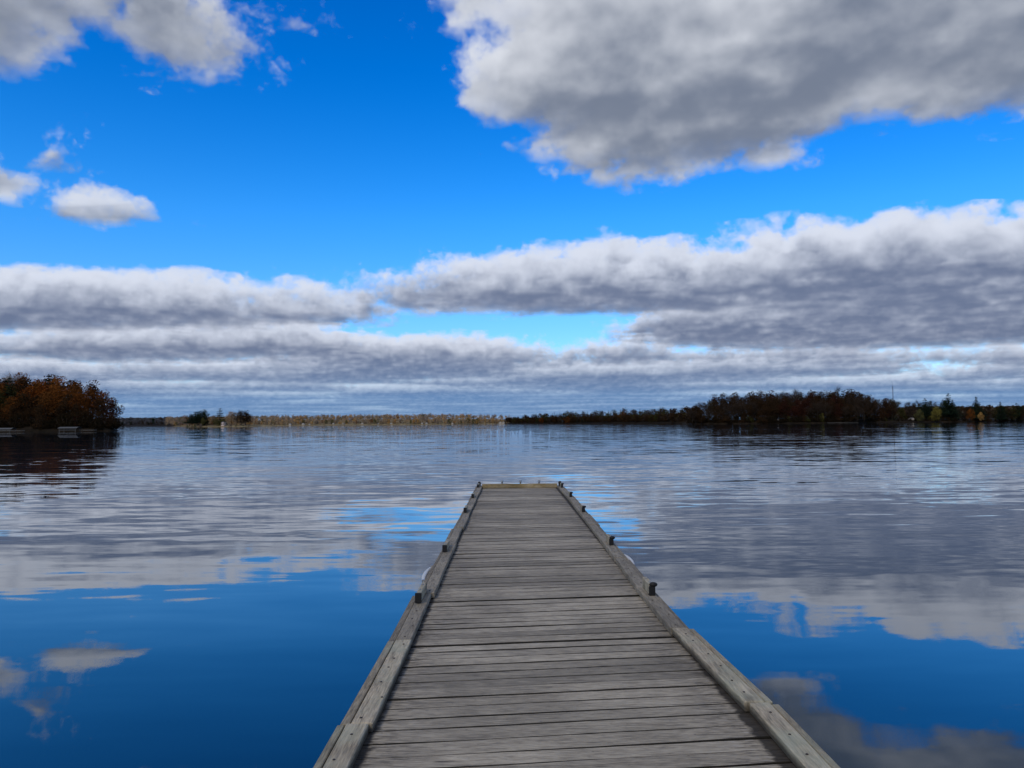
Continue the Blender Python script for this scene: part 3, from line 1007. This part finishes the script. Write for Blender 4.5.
# --- the dark wooded ridge in the middle distance
GM = 'trees of the dark ridge across the lake'
for off, h0, h1, gz in ((3, 12, 14.5, 0.8), (24, 16, 18.5, 2.5), (50, 18.5, 20.5, 4.0)):
    q = 0.0
    while q < 1.0:
        px = 505 + 195 * min(1, max(0, q + U(-0.012, 0.012)))
        d = 1905 + (1010 - 1905) * q ** 0.62 + off + U(-9, 9)
        edge = min(1.0, 0.55 + q * 3.0)
        tone = tr_rng.choices(['brown', 'green', 'pine', 'twig', 'rust'], [5, 2, 2, 3, 0.5])[0]
        shp = 'far_pine' if tone == 'pine' else 'far_broad'
        tree(shp, px_x(px, d), d + U(-5, 5), gz, U(h0, h1) * edge * U(0.95, 1.06), tone,
                 'small dark tree in the wooded ridge between the far shore and the right point', GM, U(1.3, 1.8))
        q += 9.0 / d * F / 195 * U(0.85, 1.2)

# --- the little tree-covered point on the left
GP = 'trees on the small point across the lake'
for c, d, h, shp, tone, lb in (
        (190, 1010, 15, 'pine', 'pine', 'dark pine at the left end of the small point'), (195, 1016, 18, 'pine', 'pine', 'dark pine second from the left on the small point'),
        (200, 1008, 19, 'pine', 'pine', 'dark pine third from the left on the small point'), (205, 1014, 20, 'pine', 'pine', 'tallest of the dark pines at the left of the small point'),
        (192, 1004, 14, 'broad', 'pine', 'round dark evergreen at the left end of the small point'), (198, 1012, 17, 'broad', 'pine', 'round dark evergreen in the middle of the pine clump on the small point'),
        (204, 1009, 18, 'broad', 'pine', 'round dark evergreen under the tallest pine of the small point'),
        (203, 1002, 9, 'broad', 'olive', 'low olive tree in front of the pines of the small point'),
        (214, 1012, 13, 'bare', 'pale_twig', 'greyish bare tree right of the pines on the small point'), (216, 1003, 9, 'broad', 'olive', 'low olive tree at the water left of the pale cabin'),
        (220, 1018, 22, 'pine', 'pine', 'lone tall pine behind the pale cabin'), (222, 1004, 8, 'broad', 'olive', 'second low olive tree beside the pale cabin'),
        (231, 1020, 17, 'broad', 'tan', 'tan tree right behind the pale cabin'), (237, 1012, 17, 'bare', 'pale_twig', 'bare grey tree third from the right end of the small point'),
        (241, 1006, 18, 'broad', 'twig', 'large grey brown tree at the right of the small point'), (246, 1008, 17, 'broad', 'brown', 'dark brown tree second from the right end of the small point'),
        (250, 1012, 13, 'bare', 'pale_twig', 'small bare tree at the right end of the small point')):
    tree(shp, px_x(c, d), d, 0.9, h * 1.14, tone, lb, GP, 1.9 if shp == 'pine' else 1.35)
for c in range(188, 254, 6):
    tree('bush', px_x(c + U(-1, 1), 998), 998 + U(0, 3), 0.2, U(2.0, 4.0), tr_rng.choice(['brown', 'olive', 'pale_twig']),
         'low bush along the waterline of the small point', 'bushes on the small point', 1.3, cat='bush')


# --- far woods that read as one mass
def far_wood(name, spots, tones, seed, size=0.06):
    """many crowns in one sheet of foliage; spots: x, y, z, height"""
    r = np.random.default_rng(seed)
    V, Fc, mi = [], [], []
    n = 0
    for (x, y, z, h) in spots:
        cs, rs = [], []
        for k in range(6):
            a = k * 2.4 + r.random(); q = 0.22 * r.random()
            cs.append((q * math.cos(a), q * math.sin(a), 0.25 + 0.6 * r.random())); rs.append(0.16 + 0.08 * r.random())
        v, f = leaf_cloud(r, cs, rs, 70, size)
        V.append(v * np.array([h, h, h]) + np.array([x, y, z])); Fc.append(f + n); n += len(v)
        mi += [int(r.choice(len(tones), p=np.array([q[1] for q in tones]) / sum(q[1] for q in tones)))] * len(f)
    me = mesh_np(name, np.concatenate(V), np.concatenate(Fc))
    o = link(name, me, [FOL[q[0]] for q in tones])
    me.polygons.foreach_set('material_index', mi)
    return tag(o, kind='stuff')


wr = np.random.default_rng(9)
sp = []
for k in range(1500):
    px = 512 - (512 - 166) * wr.random() ** 0.92
    q = wr.random() ** 1.3
    d = 1925 + 330 * q + (40 if px < 200 else 0)
    sp.append((px_x(px, d), d, 1.0 + 14.0 * min(1, q * 1.6), wr.uniform(10, 17) * (1.0 - 0.35 * max(0, (px - 470) / 45))))
for k in range(420):
    px = 512 - (512 - 170) * wr.random()
    d = 1892 + 22 * wr.random()
    sp.append((px_x(px, d), d, 0.7, wr.uniform(4, 8)))
far_wood('far_shore_woods', sp, [('tan', 5), ('gold', 1.6), ('pale_twig', 4), ('olive', 1), ('orange', 0.4)], 3)
sp = []
for k in range(620):
    q = wr.random()
    px = 507 + 190 * q
    d = 1905 + (1010 - 1905) * q ** 0.62 + wr.uniform(0, 60)
    sp.append((px_x(px, d), d, 0.5 + 0.04 * 30, wr.uniform(8, 13.5)))
far_wood('ridge_undergrowth', sp, [('brown', 5), ('green', 2), ('twig', 3)], 12, 0.09)
sp = []
for k in range(900):
    px = wr.uniform(60, 250)
    q = wr.random()
    d = 2800 + 60 + 500 * q
    sp.append((px_x(px, d), d, 2 + 18 * min(1, q * 1.8), wr.uniform(14, 19)))
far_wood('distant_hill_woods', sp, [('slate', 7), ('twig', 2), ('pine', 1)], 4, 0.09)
sp = []
for k in range(700):
    px = wr.uniform(880, 1060)
    q = wr.random()
    d = 1560 + 400 * q
    sp.append((px_x(px, d), d, 2 + 17 * min(1, q * 1.6), wr.uniform(13, 18)))
far_wood('distant_ridge_woods', sp, [('brown', 4), ('twig', 4), ('pale_twig', 1)], 6, 0.09)
sp = []
for k in range(330):
    x = wr.uniform(146, 470)
    d = front(RIGHT_SHORE, x) + wr.uniform(6, 50)
    sp.append((x, d, 0.9, wr.uniform(5, 9) if x < 275 else wr.uniform(4, 6.5)))
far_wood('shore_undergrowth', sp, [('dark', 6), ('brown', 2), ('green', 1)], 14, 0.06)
sp = []
for k in range(90):
    d = wr.uniform(306, 350)
    x = wr.uniform(px_x(-25, d), px_x(104, d))
    sp.append((x, d, 2.0, wr.uniform(5, 8)))
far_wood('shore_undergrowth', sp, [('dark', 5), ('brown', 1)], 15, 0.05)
# single trees along the far shore
GF = 'trees along the waterline of the far shore'
for k in range(110):
    px = 192 + (505 - 192) * (k + U(0, 0.9)) / 110
    d = 1893 + U(0, 14)
    tone = tr_rng.choices(['tan', 'gold', 'pale_twig', 'olive', 'orange', 'pine'], [5, 3, 3, 1.4, 0.8, 0.5])[0]
    lb = {'tan': 'tan autumn tree', 'gold': 'golden autumn tree', 'pale_twig': 'greyish bare tree', 'olive': 'olive green tree',
          'orange': 'orange autumn tree', 'pine': 'dark evergreen'}[tone] + ' in the sunlit row along the far shore'
    tree('far_pine' if tone == 'pine' else 'far_broad', px_x(px, d), d, 0.9, U(7, 15), tone, lb, GF, U(1.0, 1.4))
for c in (271, 277, 282, 288, 300, 318, 332, 358, 381, 384, 398, 428, 466):
    tree('far_pine', px_x(c, 2180), 2180, 13.5, U(17, 21), 'pine', 'dark pine standing above the skyline of the far shore', 'pines on the far skyline', 1.6)
for c, d in ((468, 1900), (473, 1903), (477, 1899)):
    tree('far_broad', px_x(c, d), d, 0.9, U(13, 17), 'olive', 'green tree in the clump near the right end of the far shore', 'green clump on the far shore', 1.3)


# ------------------------------------------------------------------ houses, docks and the mast
M_WALL = plain('white_siding', (0.50, 0.46, 0.41), 0.7, 0.3, 0.0, 0.06, 1.5)
M_PINK = plain('pale_siding', (0.62, 0.50, 0.45), 0.7, 0.3, 0.0, 0.06, 1.5)
M_ROOF = plain('grey_roof', (0.16, 0.15, 0.15), 0.85, 0.2, 0.0, 0.2, 2.0)
M_PANE = plain('window_glass', (0.03, 0.04, 0.05), 0.1, 0.5, 0.0, 0.1, 1.0)


def house(x, y, z, w, l, h, wall, label, group=None, rz=0.0):
    root = tag(empty('lake_house', (x, y, z), rz), label, 'house', group)
    bm = bmesh.new()
    box(bm, (-w / 2, -l / 2, -0.4), (w / 2, l / 2, h))
    a = [bm.verts.new((s * w / 2, q * l / 2, h + 0.001)) for q in (-1, 1) for s in (-1, 1)]
    t_ = [bm.verts.new((0, q * l / 2, h + w * 0.34)) for q in (-1, 1)]
    bm.faces.new((a[0], a[1], t_[0])); bm.faces.new((a[3], a[2], t_[1]))
    link('wall', bm, wall, root)
    bm = bmesh.new()
    for s in (-1, 1):
        p = [(0, -l / 2 - 0.4, h + w * 0.34 + 0.05), (0, l / 2 + 0.4, h + w * 0.34 + 0.05), (s * (w / 2 + 0.5), l / 2 + 0.4, h - 0.25), (s * (w / 2 + 0.5), -l / 2 - 0.4, h - 0.25)]
        lo = [bm.verts.new(q) for q in p]; hi = [bm.verts.new((q[0], q[1], q[2] + 0.22)) for q in p]
        bm.faces.new(lo); bm.faces.new(hi[::-1])
        for k in range(4): bm.faces.new((lo[k], lo[(k + 1) % 4], hi[(k + 1) % 4], hi[k]))
    link('roof', bm, M_ROOF, root)
    for q in (-0.28, 0.25):
        bm = bmesh.new()
        box(bm, (q * w - 0.6, -l / 2 - 0.05, h * 0.35), (q * w + 0.6, -l / 2 + 0.02, h * 0.8))
        link('window', bm, M_PANE, root)
    return root


house(px_x(223.5, 1001), 1001, 0.9, 4.0, 6, 4.2, M_PINK, 'pale cabin among the trees of the small point across the lake')
for i, (c, w, h) in enumerate(((290, 8, 3.4), (303, 9, 4.0), (309, 7, 3.0), (333, 7, 4.5), (343, 6, 3.2), (362, 9, 3.2), (378, 6, 3.0), (391, 8, 3.4), (422, 7, 3.2), (426, 8, 3.6), (452, 7, 3.0), (500, 10, 4.0), (503, 8, 5.0))):
    house(px_x(c, 1884), 1887, 0.9, w * 0.72, 7, h * 0.68, M_WALL,
          'tiny white lake house at the waterline of the far shore', 'white houses along the far shore', U(-0.3, 0.3))
for c, d, w in ((777, 606, 2.0), (786, 616, 2.4), (576, 1535, 5), (616, 1310, 5), (911, 664, 3.2)):
    house(px_x(c, d), d, 0.8, w, 4, 2.0, M_WALL, {777: 'tiny white shed at the water in the right wooded point', 786: 'small pale cabin half hidden in the right wooded point',
          576: 'pale house at the foot of the dark ridge, the left one', 616: 'pale house at the foot of the dark ridge, the right one', 911: 'small white cottage left of the yellow willows'}[c])

M_PALEWOOD = plain('pale_dock_boards', (0.13, 0.13, 0.125), 0.7, 0.3, 0.0, 0.15, 3.0)
M_CANOPY = plain('pale_canopy_cloth', (0.07, 0.074, 0.078), 0.6, 0.3, 0.0, 0.08, 2.0)


def small_dock(x, y, l, w, label, rz=0.0, group=None):
    root = tag(empty('small_dock', (x, y, 0), rz), label, 'dock', group)
    bm = bmesh.new()
    box(bm, (-l / 2, -w / 2, 0.42), (l / 2, w / 2, 0.56), 0.02)
    link('deck', bm, M_PALEWOOD, root)
    for q in (-0.45, -0.15, 0.15, 0.45):
        for s in (-1, 1):
            bm = bmesh.new()
            tube(bm, [(q * l, s * (w / 2 + 0.06), -1.2), (q * l, s * (w / 2 + 0.06), 1.0)], [0.07, 0.07], 8)
            link('post', bm, M_BARK, root)
    return root


def boat_lift(x, y, l, w, h, label, rz=0.0, group=None):
    root = tag(empty('boat_lift', (x, y, 0), rz), label, 'boat lift', group)
    for q in (-1, 1):
        for s in (-1, 1):
            bm = bmesh.new()
            tube(bm, [(q * l * 0.42, s * w / 2, -1.2), (q * l * 0.42, s * w / 2, h)], [0.09, 0.09], 8)
            link('post', bm, M_CANOPY, root)
    for s in (-1, 1):
        bm = bmesh.new()
        box(bm, (-l * 0.45, s * w / 2 - 0.08, 0.5), (l * 0.45, s * w / 2 + 0.08, 0.72))
        link('rail', bm, M_CANOPY, root)
    bm = bmesh.new()
    n = 8
    prof = [(-w / 2 - 0.3 + (w + 0.6) * k / n, h + 0.1 + 0.55 * math.sin(math.pi * k / n)) for k in range(n + 1)]
    for a, b in zip(prof, prof[1:]):
        lo = [bm.verts.new((q * l / 2, p[0], p[1])) for q, p in ((-1, a), (1, a), (1, b), (-1, b))]
        hi = [bm.verts.new((v.co.x, v.co.y, v.co.z + 0.06)) for v in lo]
        bm.faces.new(lo[::-1]); bm.faces.new(hi)
        for k in range(4): bm.faces.new((lo[k], lo[(k + 1) % 4], hi[(k + 1) % 4], hi[k]))
    bmesh.ops.remove_doubles(bm, verts=bm.verts, dist=0.001)
    link('canopy', bm, M_CANOPY, root)
    return root


boat_lift(px_x(70, 289), 289, 7.2, 3.0, 1.1, 'pale canopied boat lift standing in front of the left wooded point')
small_dock(px_x(87, 290), 290, 7.0, 1.6, 'pale little dock just right of the canopied boat lift')
boat_lift(px_x(5, 284), 284, 7.0, 3.0, 0.9, 'grey canopied boat lift at the left edge of the picture')
small_dock(px_x(12, 281), 281, 9.0, 1.4, 'grey little dock at the left edge of the picture')
small_dock(px_x(842, 592), 592, 24, 1.2, 'long pale dock along the foot of the right wooded point')

mast = tag(empty('radio_mast', (px_x(893, 900), 900, 2.0)), 'thin steel radio mast rising behind the right wooded point', 'mast')
bm = bmesh.new()
hgt = 40.0
leg = [(0.45 * math.cos(a), 0.45 * math.sin(a)) for a in (0.3, 2.4, 4.5)]
for q in leg: tube(bm, [(q[0], q[1], -1), (q[0] * 0.6, q[1] * 0.6, hgt)], [0.12, 0.10], 6)
for k in range(26):
    z0, z1 = k * hgt / 26, (k + 1) * hgt / 26
    for i in range(3):
        a, b = leg[i], leg[(i + 1) % 3]
        tube(bm, [(a[0] * (1 - 0.4 * z0 / hgt), a[1] * (1 - 0.4 * z0 / hgt), z0), (b[0] * (1 - 0.4 * z1 / hgt), b[1] * (1 - 0.4 * z1 / hgt), z1)], [0.05, 0.05], 4, False)
link('lattice', bm, M_BARK, mast)
bm = bmesh.new()
tube(bm, [(0, 0, hgt - 1), (0, 0, hgt + 5)], [0.09, 0.05], 6)
link('antenna', bm, M_BARK, mast)
